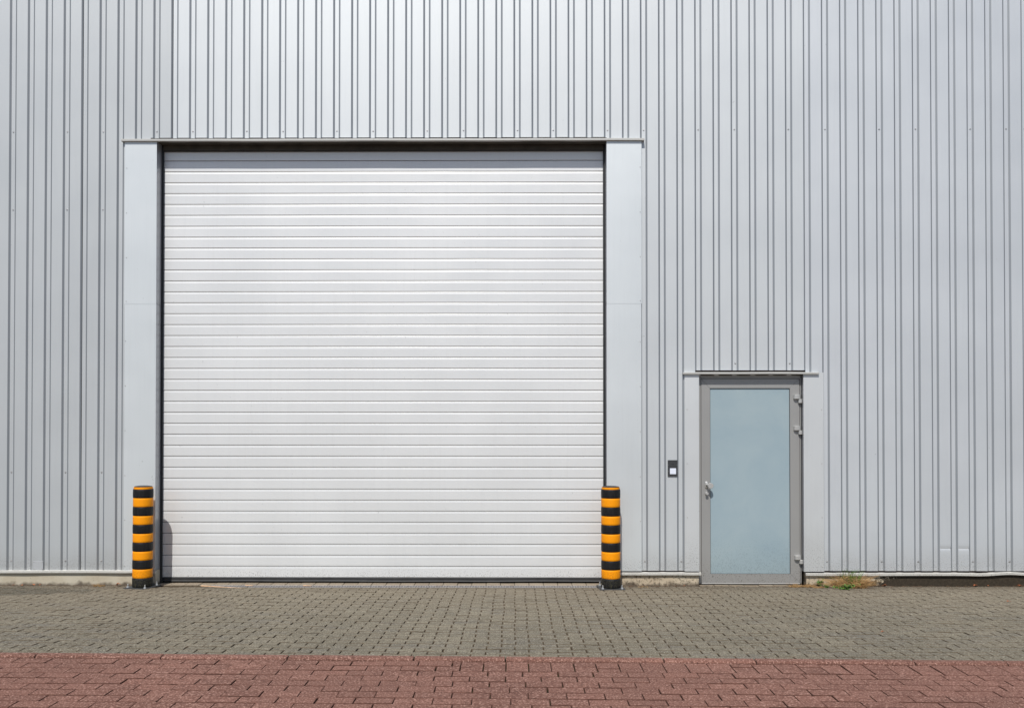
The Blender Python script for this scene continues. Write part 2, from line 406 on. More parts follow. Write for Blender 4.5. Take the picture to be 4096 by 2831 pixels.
# ------------------------------------------------------------------ walls behind the cladding, roof, sides
mb = MB(); yb0, yb1 = .028, .20
mb.box(XMIN, XL-.03, yb0, yb1, ZB-.02, ZTOP-.05); mb.box(XL-.03, XR+.03, yb0, yb1, ZC+.006, ZTOP-.05)
mb.box(XR+.03, DXL-.012, yb0, yb1, ZB-.02, ZTOP-.05); mb.box(DXL-.012, DXR+.012, yb0, yb1, DZC+.02, ZTOP-.05)
mb.box(DXR+.012, XMAX, yb0, yb1, ZB-.02, ZTOP-.05)
mb.build('wall', M['core'], hall)
mb = MB(); mb.box(XMIN, XMIN+.2, .2, 13, 0, ZTOP-.05); mb.box(XMAX-.2, XMAX, .2, 13, 0, ZTOP-.05); mb.box(XMIN, XMAX, 13, 13.2, 0, ZTOP-.05)
o = mb.build('wall', M['sheet3'], hall)
mb = MB(); mb.box(XMIN-.05, XMAX+.05, -.06, 13.25, ZTOP-.02, ZTOP+.12, .01); mb.build('roof', M['roof'], hall)
mb = MB(); mb.box(XMIN, XMAX, .9, .95, 0, ZTOP-.1); mb.build('inner_wall', M['interior'], hall)

# ------------------------------------------------------------------ canopies
def canopy(x0, x1, z0, z1, out, depth, joint=None):
    mb = MB(); pr = [(.02, z1+.004), (-out+.004, z1), (-out, z1-.0025), (-out, z0+.0015), (-out+.0015, z0), (.01, z0+.0012)]
    segs = [(x0, x1)] if joint is None else [(x0, joint-.0008), (joint+.0008, x1)]
    for a, b in segs:
        xs = [a+(b-a)*i/24 for i in range(25)]
        mb.sweep(pr, xs, dz=lambda x: .0009*math.sin(x*3.1)+.0006*math.sin(x*7.7))
        for xx in (a, b): mb.face([(xx, y, z) for y, z in pr])
    return mb.build('canopy', M['canopy'], hall)
canopy(ax(484, .035, 560), ax(2578, .035, 560), ZC, ZT, .035, .1, ax(1493, .035, 560))
canopy(ax(2733, .035, 1490), ax(3277, .035, 1490), DZC, DZT, .035, .1)
mb = MB(); mb.box(XL-.001, XR+.001, .001, -G+.05, ZC+.0015, ZC+.01)
zh = az(603.9, G)
mb.box(XL+.02, XR-.02, .098, .125, zh, ZC+.0012, .002); mb.build('lintel', M['soffit'], hall)
mb = MB(); mb.box(XL+.025, XR-.025, .104, .124, zh-.008, zh-.0005, .002); mb.build('brush_strip', M['seal_and_groove'], hall)

# ------------------------------------------------------------------ gate: shutter curtain of ribbed slats
zt, zl = az(641.9, G), az(2263.5, G); NS = 37; pz = (zt-zl)/NS
gx0, gx1 = ax(650, G), ax(2416, G)
Y = -G
prof = [(Y+.004, zt+pz+.01)]
def slat(zu, zd):
    """zu upper line, zd lower line of one slat"""
    return [(Y+.011, zu+.0004), (Y+.013, zu-.0034), (Y+.0012, zu-.0044), (Y+.0004, zu-.0065), (Y+.0003, zu-.0160), (Y+.0001, zu-.0175), (Y-.00085, zu-.0216),
            (Y-.00085, zd+.008), (Y-.0005, zd+.0035), (Y+.0006, zd+.0012)]
prof = []
zi = zt+pz
for i in range(NS+1): prof += slat(zi, zi-pz); zi -= pz
zbt = az(2308, G); prof += slat(zi, zbt)[:-3]+[(Y-.0019, zbt+.002), (Y, zbt), (Y+.02, zbt)]
mb = MB(); xs = [gx0+(gx1-gx0)*i/10 for i in range(11)]
mb.sweep(prof, xs)
gate = mb.build('gate_curtain', M['gate'], hall, recalc=False)
gate.data.materials.append(M['seal_and_groove'])  # groove faces coloured black to paint in the shade between slats
for p_ in gate.data.polygons:
    if p_.center.y > Y+.006 and p_.center.z > zbt+.01: p_.material_index = 1
gate['label'] = 'white ribbed shutter curtain closed over the wide opening'
zsl = az(2324, G, 1400)
mb = MB()
mb.sweep([(Y+.004, zbt-.0005), (Y-.004, zbt-.001), (Y-.006, zbt-.006), (Y-.005, zsl+.012), (Y-.009, zsl+.002), (Y+.01, zsl-.004)], [gx0+.01+(gx1-gx0-.02)*i/60 for i in range(61)],
         dz=lambda x: .0018*math.sin(x*1.7)+.001*math.sin(x*6.1))
mb.build('bottom_seal', M['seal_and_groove'], gate)
for a, b in ((XL+.001, ax(655, G)), (ax(2412, G), XR-.012)):
    mb = MB(); w = .018
    if a < 0: mb.box(b-.026, b, .108, .128, .012, ZC-.001, .003); mb.box(b-.03, b-.022, .1, .16, .012, ZC-.001)
    else: mb.box(a, a+.015, .108, .128, .012, ZC-.001, .003); mb.box(a+.012, a+.02, .1, .16, .012, ZC-.001)
    mb.build('guide_rail', M['rail'], gate)
# reveal feet below the folded returns
for s, xx in ((1, XL), (-1, XR)):
    mb = MB(); mb.box(min(xx, xx-s*.05), max(xx, xx-s*.05), -.002, .2, -.1, ZB-.004, .003); mb.build('jamb_foot', M['concrete'], hall)

# ------------------------------------------------------------------ plinths and drip flashings
def plinth(x0, x1, mat):
    mb = MB(); mb.box(x0, x1, .002, .26, -.4, az(2289, 0), .004); return mb.build('plinth', mat, hall)
plinth(XMIN, XL-.052, M['concrete']); plinth(XR+.052, ax(2796, 0, 2320), M['concrete_pit']); plinth(ax(3226, 0, 2320), XMAX, M['concrete_pit'])
def flashing(x0, x1, yt, yb, dz, n=80, capl=False):
    t = .022; z1 = az(yt, t, 2060); z0 = az(yb, t, 2060)
    pr = [(.026, z1+.004), (-t+.003, z1+.0012), (-t, z1-.001), (-t-.001, z0+.002), (-t+.002, z0), (-.002, z0+.004)]
    mb = MB(); mb.sweep(pr, [x0+(x1-x0)*i/n for i in range(n+1)], dz=dz, dy=lambda x: .0012*math.sin(x*5.3)+.0008*math.sin(x*13))
    for xx in (x0, x1): mb.face([(xx, y, z+dz(xx)) for y, z in pr])
    return mb.build('drip_flashing', M['flash'], hall, smooth=35)
flashing(XMIN, XL+.006, 2283, 2292.5, lambda x: -.0045*max(0, min(1, (-4.35-x)/.9))+.0015*math.sin(x*2.1)-.009*math.exp(-((x+3.62)/.12)**2)+.002*math.exp(-((x+3.85)/.06)**2), 160)
flashing(ax(2436, .02, 2290), ax(2805, .02, 2290), 2289.5, 2299.5, lambda x: .0004*math.sin(x*9), 30)
xe = ax(4040, .02, 2290)
flashing(ax(3224, .02, 2290), XMAX, 2291, 2301, lambda x: .0015*math.sin(x*3.3)+.012*math.exp(-((x-xe)/.16)**2)-.003*math.exp(-((x-xe+.3)/.12)**2)+.003*math.exp(-((x-3.27)/.03)**2), 220)

# ------------------------------------------------------------------ entrance door
def dx(px, y=1900): return ax(px, DT, y)
def dzz(py): return az(py, DT, 3000)
Yd = -DT
fz0 = dzz(2333)
mb = MB()                                                              # fixed frame
mb.box(DXL-.004, dx(2804.5), Yd+.004, Yd+.06, fz0, DZC-.002, .002); mb.box(dx(3201), DXR-.007, Yd+.004, Yd+.06, fz0, DZC-.002, .002)
mb.box(dx(2804.8), dx(3200.7), Yd+.004, Yd+.06, dzz(1513.5), DZC-.002, .002)
door = mb.build('entrance_door', M['doorframe'], hall); door['label'] = 'grey framed side door with a frosted pane'
lx0, lx1, lz0, lz1 = dx(2805.6), dx(3198.6), dzz(2330), dzz(1515.2)
gx_0, gx_1, gz_0, gz_1 = dx(2840.5), dx(3160.5), dzz(2294), dzz(1552)
mb = MB(); yf, bev = Yd-.001, .0015; e = .0005                        # leaf: four mitred profiles with hairline mitres
def prism(q):                                                         # q: 4 pts (x,z) ccw
    c = (sum(p[0] for p in q)/4, sum(p[1] for p in q)/4); ins = []
    for p in q:
        d = Vector((c[0]-p[0], c[1]-p[1])).normalized()*bev*1.3; ins.append((p[0]+d.x, p[1]+d.y))
    vs = [(x, yf, z) for x, z in ins]+[(x, yf+bev, z) for x, z in q]+[(x, yf+.05, z) for x, z in q]
    mb.mesh(vs, [(0, 1, 2, 3)]+[(i, (i+1) % 4, 4+(i+1) % 4, 4+i) for i in range(4)]+[(4+i, 4+(i+1) % 4, 8+(i+1) % 4, 8+i) for i in range(4)])
prism([(lx0, lz0+e), (gx_0, gz_0+e), (gx_0, gz_1-e), (lx0, lz1-e)]); prism([(gx_1, gz_0+e), (lx1, lz0+e), (lx1, lz1-e), (gx_1, gz_1-e)])
prism([(lx0+e, lz0), (lx1-e, lz0), (gx_1-e, gz_0), (gx_0+e, gz_0)]); prism([(gx_0+e, gz_1), (gx_1-e, gz_1), (lx1-e, lz1), (lx0+e, lz1)])
leaf = mb.build('door_leaf', M['doorframe'], door)
mb = MB(); mb.box(lx0-.006, lx1+.006, Yd+.03, Yd+.05, fz0, lz1+.01); mb.build('door_gasket', M['seal_and_groove'], door)
mb = MB(); mb.box(gx_0-.004, gx_1+.004, Yd+.010, Yd+.022, gz_0-.004, gz_1+.004); mb.build('glass_pane', M['glass'], door)
mb = MB()
for a, b, c, d in ((gx_0-.001, gx_0+.0035, gz_0, gz_1), (gx_1-.0035, gx_1+.001, gz_0, gz_1), (gx_0+.0035, gx_1-.0035, gz_1-.003, gz_1+.001), (gx_0+.0035, gx_1-.0035, gz_0-.001, gz_0+.002)):
    mb.box(a, b, Yd+.003, Yd+.0095, c, d)
mb.build('glazing_seal', M['seal_and_groove'], door)
mb = MB(); mb.box(lx0, lx1, Yd-.004, Yd+.02, fz0-.004, fz0+.006, .002); mb.build('door_sill', M['alu'], door)
# hinges: wide leaf knuckle above, narrow frame knuckle below
def knuckle(mb, xa, xb, z0, z1, dep):
    c = (xa+xb)/2; w = (xb-xa)/2; N = 18; ring = []
    for i in range(N+1):
        a = math.pi*i/N; ca, sa = math.cos(a), math.sin(a)
        ring.append((c-w*(abs(ca)**.75)*(1 if ca > 0 else -1), -dep*(sa**.65)))
    ring = ring; e2 = .0018
    for (zz0, zz1, k0, k1) in ((z0, z0+e2, .95, 1), (z0+e2, z1-e2, 1, 1), (z1-e2, z1, 1, .95)):
        for (a, b) in zip(ring, ring[1:]):
            f = lambda p, k: (c+(p[0]-c)*k, p[1]*k)
            a0, b0, a1, b1 = f(a, k0), f(b, k0), f(a, k1), f(b, k1)
            mb.face([(a0[0], a0[1], zz0), (b0[0], b0[1], zz0), (b1[0], b1[1], zz1), (a1[0], a1[1], zz1)])
    for zz in (z0, z1): mb.face([(c+(p[0]-c)*.95, p[1]*.95, zz) for p in ring])
hy = Yd-.001
proto = None
for yy in (1578.6, 1704, 2222):
    zc = az(yy+17, -.01, 3190)
    if proto is None:
        mb = MB(); s0 = len(mb.v)
        wx0, wx1, nx0, nx1 = ax(3176.5, -.01, 1600), ax(3204.5, -.01, 1600), ax(3194.6, -.01, 1600), ax(3211, -.01, 1600)
        hx = (wx0+nx1)/2
        knuckle(mb, wx0-hx, wx1-hx, .0015, .044, .030); knuckle(mb, nx0-hx, nx1-hx, -.040, -.0005, .027)
        mb.box(nx0-hx+.012, nx0-hx+.018, -.010, -.002, -.002, .003)
        proto = mb.build('hinge', M['alu'], door, smooth=50); proto.location = (hx+(0), hy, zc)
    else:
        o = proto.copy(); col.objects.link(o); o.parent = door; o.location = (hx+(.004 if yy > 2000 else .001), hy, zc)
# handle: oval rosette, angled neck, flat round knob
hx_, hz_ = dx(2825.5, 1940), dzz(1938.5)
mb = MB(); N = 32; rw, rh = .0150, .034
def oval(r, h, N=32):
    pts = []
    for i in range(N):
        a = 2*math.pi*i/N; pts.append((r*math.cos(a), r*math.sin(a)+(h-r if math.sin(a) >= 0 else -(h-r))))
    return pts
def stack(mb, rings):       # rings of (pts(x,z), y)
    vs = []; m = len(rings[0][0])
    for pts, y in rings: vs += [(x, y, z) for x, z in pts]
    fs = [(j*m+i, j*m+(i+1) % m, (j+1)*m+(i+1) % m, (j+1)*m+i) for j in range(len(rings)-1) for i in range(m)]
    fs += [tuple(range(m)), tuple((len(rings)-1)*m+i for i in range(m))]; mb.mesh(vs, fs)
sh = lambda pts, ox, oz, k=1: [(x*k+ox, z*k+oz) for x, z in pts]
stack(mb, [(oval(rw, rh), 0), (oval(rw, rh), -.007), (sh(oval(rw, rh), 0, 0, .93), -.009)])
circ = [(math.cos(2*math.pi*i/32), math.sin(2*math.pi*i/32)) for i in range(32)]
ring = lambda r, ox, oz, sx=1: [(x*r*sx+ox, z*r+oz) for x, z in circ]
stack(mb, [(ring(.0095, 0, .002), -.008), (ring(.0095, .001, .002), -.022), (ring(.0100, .010, .000), -.036), (ring(.0125, .022, -.003), -.044)])
stack(mb, [(ring(.018, .024, -.004), -.040), (ring(.0262, .0275, -.0045), -.044), (ring(.0285, .029, -.005), -.050), (ring(.0285, .030, -.005), -.061), (ring(.0262, .030, -.005), -.064)])
o = mb.build('door_handle', M['alu'], door, smooth=45); o.location = (hx_, yf, hz_)
mb = MB(); stack(mb, [(ring(.0150, 0, 0), 0), (ring(.0150, 0, 0), -.010), (ring(.0115, 0, 0), -.011), (ring(.0115, 0, 0), -.026), (ring(.0150, 0, 0), -.0265), (ring(.0150, 0, 0), -.033), (ring(.0138, 0, 0), -.0345)])
mb.box(-.0008, .0008, -.0355, -.0346, -.003, .003)
o = mb.build('lock_cylinder', M['alu'], door, smooth=45); o.location = (dx(2826, 1973), yf, dzz(1972.5))

# ------------------------------------------------------------------ intercom
ix0, ix1 = ax(2671.5, .011, 1870), ax(2710.5, .011, 1870); iz0, iz1 = az(1904.5, .011, 2690), az(1839.5, .011, 2690)
ic = tag(empty('door_intercom', ((ix0+ix1)/2, -.0005, iz0)), 'dark grey intercom plate with a blank white button, left of the glass door', 'intercom')
W, Hh = ix1-ix0, iz1-iz0
mb = MB(); mb.box(-W/2, W/2, -.011, 0, 0, Hh, .0022); mb.build('faceplate', M['anthracite'], ic)
k = 1/6.38/395
mx0, mx1 = (190-262)*k, (342-262)*k; mz0, mz1 = (668-450)*k, (668-295)*k
mb = MB(); mb.box(mx0-.001, mx1+.001, -.0114, -.008, mz0-.001, mz1+.001); mb.build('module_gap', M['grille'], ic)
mb = MB(); mb.box(mx0, mx1, -.0128, -.009, mz0, mz1, .0008); sp = mb.build('speaker_module', M['anthracite'], ic)
mb = MB(); cx, cz = (mx0+mx1)/2, (mz0+mz1)/2
for i in range(5):
    for j in range(5):
        mb.lathe([(.0001, -.01295), (.0013 if (i, j) != (2, 2) else .0022, -.01295)], 8, 'Y', (cx+(i-2)*.0056, 0, cz+(j-2)*.0056))
mb.build('speaker_holes', M['grille'], sp)
mb = MB(); mb.box((190-262)*k, (345-262)*k, -.0135, -.009, (668-612)*k, (668-463)*k, .001); mb.build('call_button', M['button'], ic)
proto = None
for px, pzz in ((160, 375), (371, 374), (162, 540), (372, 538)):
    if proto is None:
        mb = MB(); mb.lathe([(.0001, -.0024), (.0016, -.002), (.0022, -.0008), (.0022, 0)], 12, 'Y'); proto = mb.build('screw', M['alu'], ic, smooth=40)
        o = proto
    else: o = proto.copy(); col.objects.link(o); o.parent = ic
    o.location = ((px-262)*k, -.0108, (668-pzz)*k)

# ------------------------------------------------------------------ ground
KT = 3.19                                 # kerb line, metres in front of the wall
def zg(x, t):
    if t <= .1: z = 0
    elif t <= .3: z = .02*(t-.1)/.2
    elif t <= KT: z = .02+(.12-.02)*(t-.3)/(KT-.3)
    else: z = .12
    lat = -.0065*max(-8.5, min(8.5, x))*min(1, max(0, t-.1)/(KT-.1))
    und = (.0035*math.sin(x*1.3+t*.7)*math.sin(t*1.9+x*.4))*min(1, max(0, t-.3)) if t < KT-.1 else 0
    return z+lat+und
PX0, PX1 = -8.6, 8.8
def sheet(name, x0, x1, t0, t1, nx, nt, dz, mat):
    mb = MB(); vs = []
    for j in range(nt+1):
        for i in range(nx+1):
            x = x0+(x1-x0)*i/nx; t = t0+(t1-t0)*j/nt; vs.append((x, -t, zg(x, t)+dz))
    mb.mesh(vs, [(j*(nx+1)+i, (j+1)*(nx+1)+i, (j+1)*(nx+1)+i+1, j*(nx+1)+i+1) for j in range(nt) for i in range(nx)])
    return tag(mb.build(name, mat), kind='structure')
mb = MB(); S = 700
mb.face([(-S, -S, -.12), (S, -S, -.12), (S, S, -.12), (-S, S, -.12)]); tag(mb.build('ground', M['asphalt'], recalc=False), kind='structure')

def stone(mb, outline, z, b=.003, drop=.02, tilt=(0, 0), inset=None):
    """paving stone from a plan outline [(x, t)], top at z(x,t) callable"""
    m = len(outline); cx = sum(p[0] for p in outline)/m; ct = sum(p[1] for p in outline)/m; vs = []
    dzz_ = random.gauss(0, .0011)
    for lev in range(3):
        for x, t in outline:
            if lev == 0:
                v = Vector((cx-x, ct-t)); l = v.length; s = b/l if l else 0
                hx2 = max(abs(p[0]-cx) for p in outline); ht = max(abs(p[1]-ct) for p in outline)
                xx, tt = cx+(x-cx)*(1-b/hx2), ct+(t-ct)*(1-b/ht)
            else: xx, tt = x, t
            zz = z(x, t)+dzz_+tilt[0]*(x-cx)+tilt[1]*(t-ct)-(0, b*.8, drop)[lev]
            vs.append((xx, -tt, zz))
    fs = [tuple(range(m))]+[(lv*m+i, (lv+1)*m+i, (lv+1)*m+(i+1) % m, lv*m+(i+1) % m) for lv in (0, 1) for i in range(m)]
    mb.r = random.random(); n0_ = len(mb.f); mb.mesh(vs, fs)
    mb.e = getattr(mb, 'e', []); mb.e += range(n0_+1, len(mb.f))
def dirty_edges(o, mb, mat):
    o.data.materials.append(mat)
    for i_ in mb.e: o.data.polygons[i_].material_index = 1
    return o

# grey wavy-edged stones
T0, PW, PR = .115, .190, .0806
rows = int((KT-T0)/PR)+0
PR = (KT-.002-T0)/rows
A = .0075
def wave(u):                              # u in stone widths; +1 at the stone ends, -1 at the waist, trapezoid
    u = u % 1.0; d = min(u, 1-u)          # distance to stone end
    return max(-1, min(1, (0.25-d)/.085))
mb = MB()
for r in range(rows):
    off = (.5*PW if r % 2 else 0)+random.gauss(0, .0015)+.004*math.sin(r*.45)
    t0 = T0+r*PR; t1 = t0+PR
    n0 = int((PX0-off)/PW)
    for c in range(n0, int((PX1-off)/PW)):
        xa = off+c*PW; gl = .0032+random.random()*.0024; gh = .0022+abs(random.gauss(0, .0010))
        if r == 0 and XL < xa < XR-.1 and False: continue
        us = [0, .165, .335, .5, .665, .835, 1]
        top = []; bot = []
        for u in us:
            x = xa+gl+u*(PW-2*gl); w = wave(u)*A
            wt = w if r > 0 else 0; wb = w if r < rows-1 else 0
            top.append((x, t0-wt+gh)); bot.append((x, t1+wb-gh))
        stone(mb, top+bot[::-1], zg, .0026, .022, (random.gauss(0, .008), random.gauss(0, .014)))
tag(dirty_edges(mb.build('grey_paving', M['grey'], attr=True), mb, M['edge_grey']), kind='structure')
sheet('paving_bed', PX0, PX1, .0, KT, 60, 40, -.0105, M['joint'])

# buff threshold stones inside the gate and door recesses
mb = MB()
def thresh(x0, x1, t0, t1, w):
    x = x0
    while x < x1-.01:
        xe2 = min(x+w, x1); stone(mb, [(x+.0015, t0+.001), (xe2-.0015, t0+.001), (xe2-.0015, t1-.001), (x+.0015, t1-.001)], lambda a, b: .001, .0025, .04); x = xe2
thresh(XL+.0, XR, -.36, .012, .1455)
thresh(DXL+.003, DXR+.01, -.12, .022, .150)
tag(dirty_edges(mb.build('threshold_paving', M['buff'], attr=True), mb, M['edge_grey']), kind='structure')
# plain stone margin along the plinths
mb = MB()
for a, b in ((PX0, XL+.02), (XR-.02, PX1)):
    x = a
    while x < b-.02:
        w = random.uniform(.18, .32); xe2 = min(x+w, b); stone(mb, [(x+.002, .006), (xe2-.002, .006), (xe2-.002, T0-.002), (x+.002, T0-.002)], lambda p, q: zg(p, q)-.004, .003, .03); x = xe2
tag(dirty_edges(mb.build('edge_paving', M['grey'], attr=True), mb, M['edge_grey']), kind='structure')

# kerb course, header course and running bond of the red paving
mb = MB(); x = PX0
while x < PX1:
    w = random.choice((.58, .66, .8, .9, 1.0)); xe2 = min(x+w, PX1); n_ = 6
    zr = lambda a, b: .12-.0065*max(-8.5, min(8.5, a))
    jit = random.gauss(0, .002)
    prk = [(KT+.002, -.03), (KT+.002, .000), (KT+.007, .007), (KT+.016, .011), (KT+.060, .011), (KT+.073, .006), (KT+.079, -.002), (KT+.080, -.03)]
    m = len(prk); vs = []
    xs_ = [x+.004, x+.009]+[x+.009+(xe2-x-.018)*i/n_ for i in range(1, n_)]+[xe2-.009, xe2-.004]
    for q, xx in enumerate(xs_):
        e3 = .005 if q in (0, len(xs_)-1) else 0
        vs += [(xx, -t_-jit, zr(xx, 0)+z_-(e3 if z_ > -.02 else 0)) for t_, z_ in prk]
    mb.r = random.random(); mb.mesh(vs, [(i*m+j, (i+1)*m+j, (i+1)*m+j+1, i*m+j+1) for i in range(len(xs_)-1) for j in range(m-1)]+[tuple(range(m)), tuple((len(xs_)-1)*m+j for j in range(m))])
    x = xe2
tag(mb.build('kerb', M['red'], attr=True), kind='structure')
mb = MB(); RT = KT+.0885; RP, RW = .105, .210
zr = lambda a, b: .12-.0065*max(-8.5, min(8.5, a))-.004
XH = ax(1843, RT, 2650)*(D-RT)/(D-RT); XH = (1843-VX)/F*(D-RT-.1)
def brick(x0, x1, t0, t1):
    g = abs(random.gauss(.0024, .0014))+.0014; h = .0019+abs(random.gauss(0, .0008))
    stone(mb, [(x0+g, t0+h), (x1-g*.3, t0+h), (x1-g*.3, t1-h), (x0+g, t1-h)], zr, .0024, .03, (random.gauss(0, .006), random.gauss(0, .012)))
x = XH
while x < PX1:                             # header course to the right
    w = .1395
    if random.random() < .5: s_ = RT+random.choice((.07, .105, .135)); brick(x, x+w, RT, s_); brick(x, x+w, s_, RT+2*RP)
    else: brick(x, x+w, RT, RT+2*RP)
    x += w
drift = .0
for r in range(56):
    drift += random.gauss(.006, .006); off = (RW/2 if r % 2 else 0)+drift
    t0 = RT+r*RP; x = PX0+off-.2
    while x < PX1:
        x1 = x+RW
        if r < 2:
            if x1 > XH: x1 = XH
            if x >= XH-.03: break
        brick(x, x1, t0, t0+RP); x = x1
        if r < 2 and x >= XH-.03: break
tag(dirty_edges(mb.build('red_paving', M['red'], attr=True), mb, M['edge_red']), kind='structure')
sheet('red_paving_bed', PX0, PX1, KT, RT+56*RP, 40, 4, -.018, M['jointred'])

# ------------------------------------------------------------------ drain channel at the gate
dr = tag(empty('drain_channel', (0, -.06, 0)), 'narrow slotted metal drain running along the gate threshold', 'drain')
x0, x1 = ax(840, .06, 2343), ax(2404, .06, 2343)
mb = MB()
for a in (-.048, .040): mb.box(x0, x1, a, a+.008, -.02, .0025, .001)
mb.build('edge_rail', M['drain'], dr)
ix = x0; j = 0
while ix < x1-.1:
    mb = MB(); xe2 = min(ix+1.0, x1); x = ix+.004
    for a in (-.0395, -.004, .032): mb.box(ix+.003, xe2-.003, a, a+.007, -.012, .001)
    while x < xe2-.01: mb.box(x, x+.010, -.032, .032, -.012, .0008); x += .026
    mb.build('drain_grate', M['drain'], dr); ix = xe2
mb = MB(); mb.box(x0, x1, -.04, .04, -.03, -.014); mb.build('drain_bed', M['joint'], dr)

# ------------------------------------------------------------------ bollards
BH = .0872
def bollard():
    root = empty('bollard')
    def ringm(z0, z1, r, bulge, mat, name):
        mb = MB(); mb.lathe([(r-.012, z0+.0006), (r-.003, z0+.0008), (r-.0006, z0+.004), (r+bulge*.6, z0+.02), (r+bulge, (z0+z1)/2), (r+bulge*.6, z1-.02), (r-.0006, z1-.004), (r-.003, z1-.0008), (r-.012, z1-.0006)], 56)
        return mb.build(name, mat, root, smooth=60)
    for i in range(11):
        if i % 2 == 0: ringm(.012+i*BH, .012+(i+1)*BH, .0945, .0006, M['black'], 'black_band')
        else: ringm(.012+i*BH, .012+(i+1)*BH, .0938, 0, M['yellow'], 'yellow_band')
    zt_ = .012+11*BH
    mb = MB(); mb.lathe([(.088, zt_-.004), (.0895, zt_+.001), (.0890, zt_+.017), (.086, zt_+.019)], 56); mb.build('yellow_band', M['yellow'], root, smooth=50)
    mb = MB(); mb.lathe([(.086, zt_+.0185), (.0845, zt_+.0225), (.079, zt_+.026), (.05, zt_+.0305), (.0001, zt_+.033)], 56); mb.build('cap', M['black'], root, smooth=40)
    mb = MB(); mb.box(-.125, .125, -.125, .125, -.004, .009, .002); mb.build('base_plate', M['darksteel'], root)
    pr = None
    for sx in (-1, 1):
        for sy in (-1, 1):
            if pr is None:
                mb = MB(); mb.lathe([(.014, 0), (.014, .003), (.011, .0032), (.0105, .0125), (.006, .0128), (.0055, .034), (.0001, .036)], 6 if False else 10); pr = mb.build('anchor_bolt', M['steelb'], root, smooth=30); b_ = pr
            else: b_ = pr.copy(); col.objects.link(b_); b_.parent = root
            b_.location = (sx*.094, sy*.094, .009)
    return root
M['steelb'] = simple('bright_zinc_bolt', (.62, .64, .66), .35, .7, .2, 60)
b1 = bollard(); bt = .20
bx, _ = at(569.5, 2340, bt); b1.location = (bx, -bt, zg(bx, bt)+.006); b1.rotation_euler = (0, R(.32), R(-12))
tag(b1, 'black and yellow bollard at the left jamb, casting its shadow on the white shutter', 'bollard', 'ringed bollards guarding the gate')
b2 = copy_tree(b1); bt = .22
bx, _ = at(2443.5, 2340, bt); b2.location = (bx, -bt, zg(bx, bt)+.005); b2.rotation_euler = (0, R(-.05), R(3))
tag(b2, 'black and yellow bollard at the right jamb of the gate, nearer the glass door', 'bollard', 'ringed bollards guarding the gate')

# ------------------------------------------------------------------ plants, leaves and litter at the foot of the wall
def gp(px, py, dz=0.):
    """ground point under a photo pixel"""
    best = None
    for i in range(900):
        t = .005+i*.005; z = zg(0, t); x, zz = at(px, py, t)
        e = abs(zz-zg(x, t))
        if best is None or e < best[0]: best = (e, x, t)
    return best[1], -best[2], zg(best[1], best[2])+dz
def leaf_card(mb, p, d, up, L_, w, curl=.3):
    d = Vector(d).normalized(); up = Vector(up).normalized(); s = d.cross(up)
    if s.length < .01: s = Vector((1, 0, 0))
    s.normalize(); n_ = s.cross(d); P_ = Vector(p); mb.r = random.random()
    rows_ = []
    for i, (f, ww) in enumerate(((0, .08), (.25, .75), (.5, 1), (.75, .7), (1, .04))):
        c = P_+d*L_*f+n_*curl*L_*(f*(1-f)*1.5-.3*f*f); rows_.append((c-s*w*ww/2+n_*w*.12*ww, c, c+s*w*ww/2+n_*w*.12*ww))
    for a, b in zip(rows_, rows_[1:]):
        mb.face([a[0], a[1], b[1], b[0]]); mb.face([a[1], a[2], b[2], b[1]])
rv = lambda a=1: random.uniform(-a, a)
def leafy(name, px, py, hgt, wid, nl, size, label, hang=False):
    x, y, z = gp(px, py); root = empty(name, (x, y, z)); st = MB(); lv = MB()
    ns = max(3, nl//7)
    for i in range(ns):
        sx = rv(wid*.3); tipx = sx+rv(wid*.5); h_ = hgt*random.uniform(.6, 1)
        pts = [(sx*.3, 0, 0), (sx, -.006+rv(.008), h_*.5), (tipx, -.012+rv(.012), h_)]; st.tube(pts, .0013, .0008, 5)
        for q in range(nl//ns+1):
            f = random.uniform(.12, 1.0); base = Vector(pts[0]).lerp(Vector(pts[1]), f*2) if f < .5 else Vector(pts[1]).lerp(Vector(pts[2]), f*2-1)
            leaf_card(lv, base, (rv(), -abs(rv(.8))-.1, rv(.5)), (0, -.4, 1), size*random.uniform(.9, 1.5), size*random.uniform(.55, .85))
    st.build('stem', M['green'], root, attr=True); lv.build('leaves', M['green'], root, recalc=False, attr=True)
    return tag(root, label, 'weed')
leafy('leafy_weed', 3275, 2340, .082, .05, 46, .017, 'upright dark green leafy weed against the pale plinth just right of the glass door')
leafy('leafy_weed', 3309, 2350, .04, .07, 28, .020, 'small bright green weed between the upright weed and the big straw tuft')
leafy('leafy_weed', 3376, 2357, .06, .22, 110, .019, 'green leaves low in the front of the large dry grass tuft')
def tuft(name, px, py, n_, hgt, wid, ngreen, label, flat=.5):
    x, y, z = gp(px, py); root = empty(name, (x, y, z)); mb = MB(); mg = MB()
    for i in range(n_+ngreen):
        g = i >= n_; m_ = mg if g else mb; m_.r = random.random()
        bx_ = rv(wid*.5)*(.6 if g else 1); by_ = random.uniform(-.06, .012); h_ = hgt*random.uniform(.3, 1)*(1.45 if g else 1); a = rv(1.3 if not g else .8)
        ln = random.uniform(.4, 1)*hgt*1.2; k_ = random.uniform(0, flat) if not g else .1
        p0 = Vector((bx_, by_, 0)); p1 = p0+Vector((math.sin(a)*ln*.4, -abs(rv(.02))*1, h_*.55*(1-k_))); p2 = p1+Vector((math.sin(a)*ln*.55, -abs(rv(.03)), h_*.25*(1-2*k_)))
        p2.z = max(p2.z, .003); r_ = .0017 if not g else .0024
        m_.tube([p0, p1, p2], r_, .0004, 3)
    mb.build('dry_blades', M['straw'], root, attr=True, recalc=False)
    if ngreen: mg.build('green_blades', M['green'], root, attr=True, recalc=False)
    return tag(root, label, 'grass tuft')
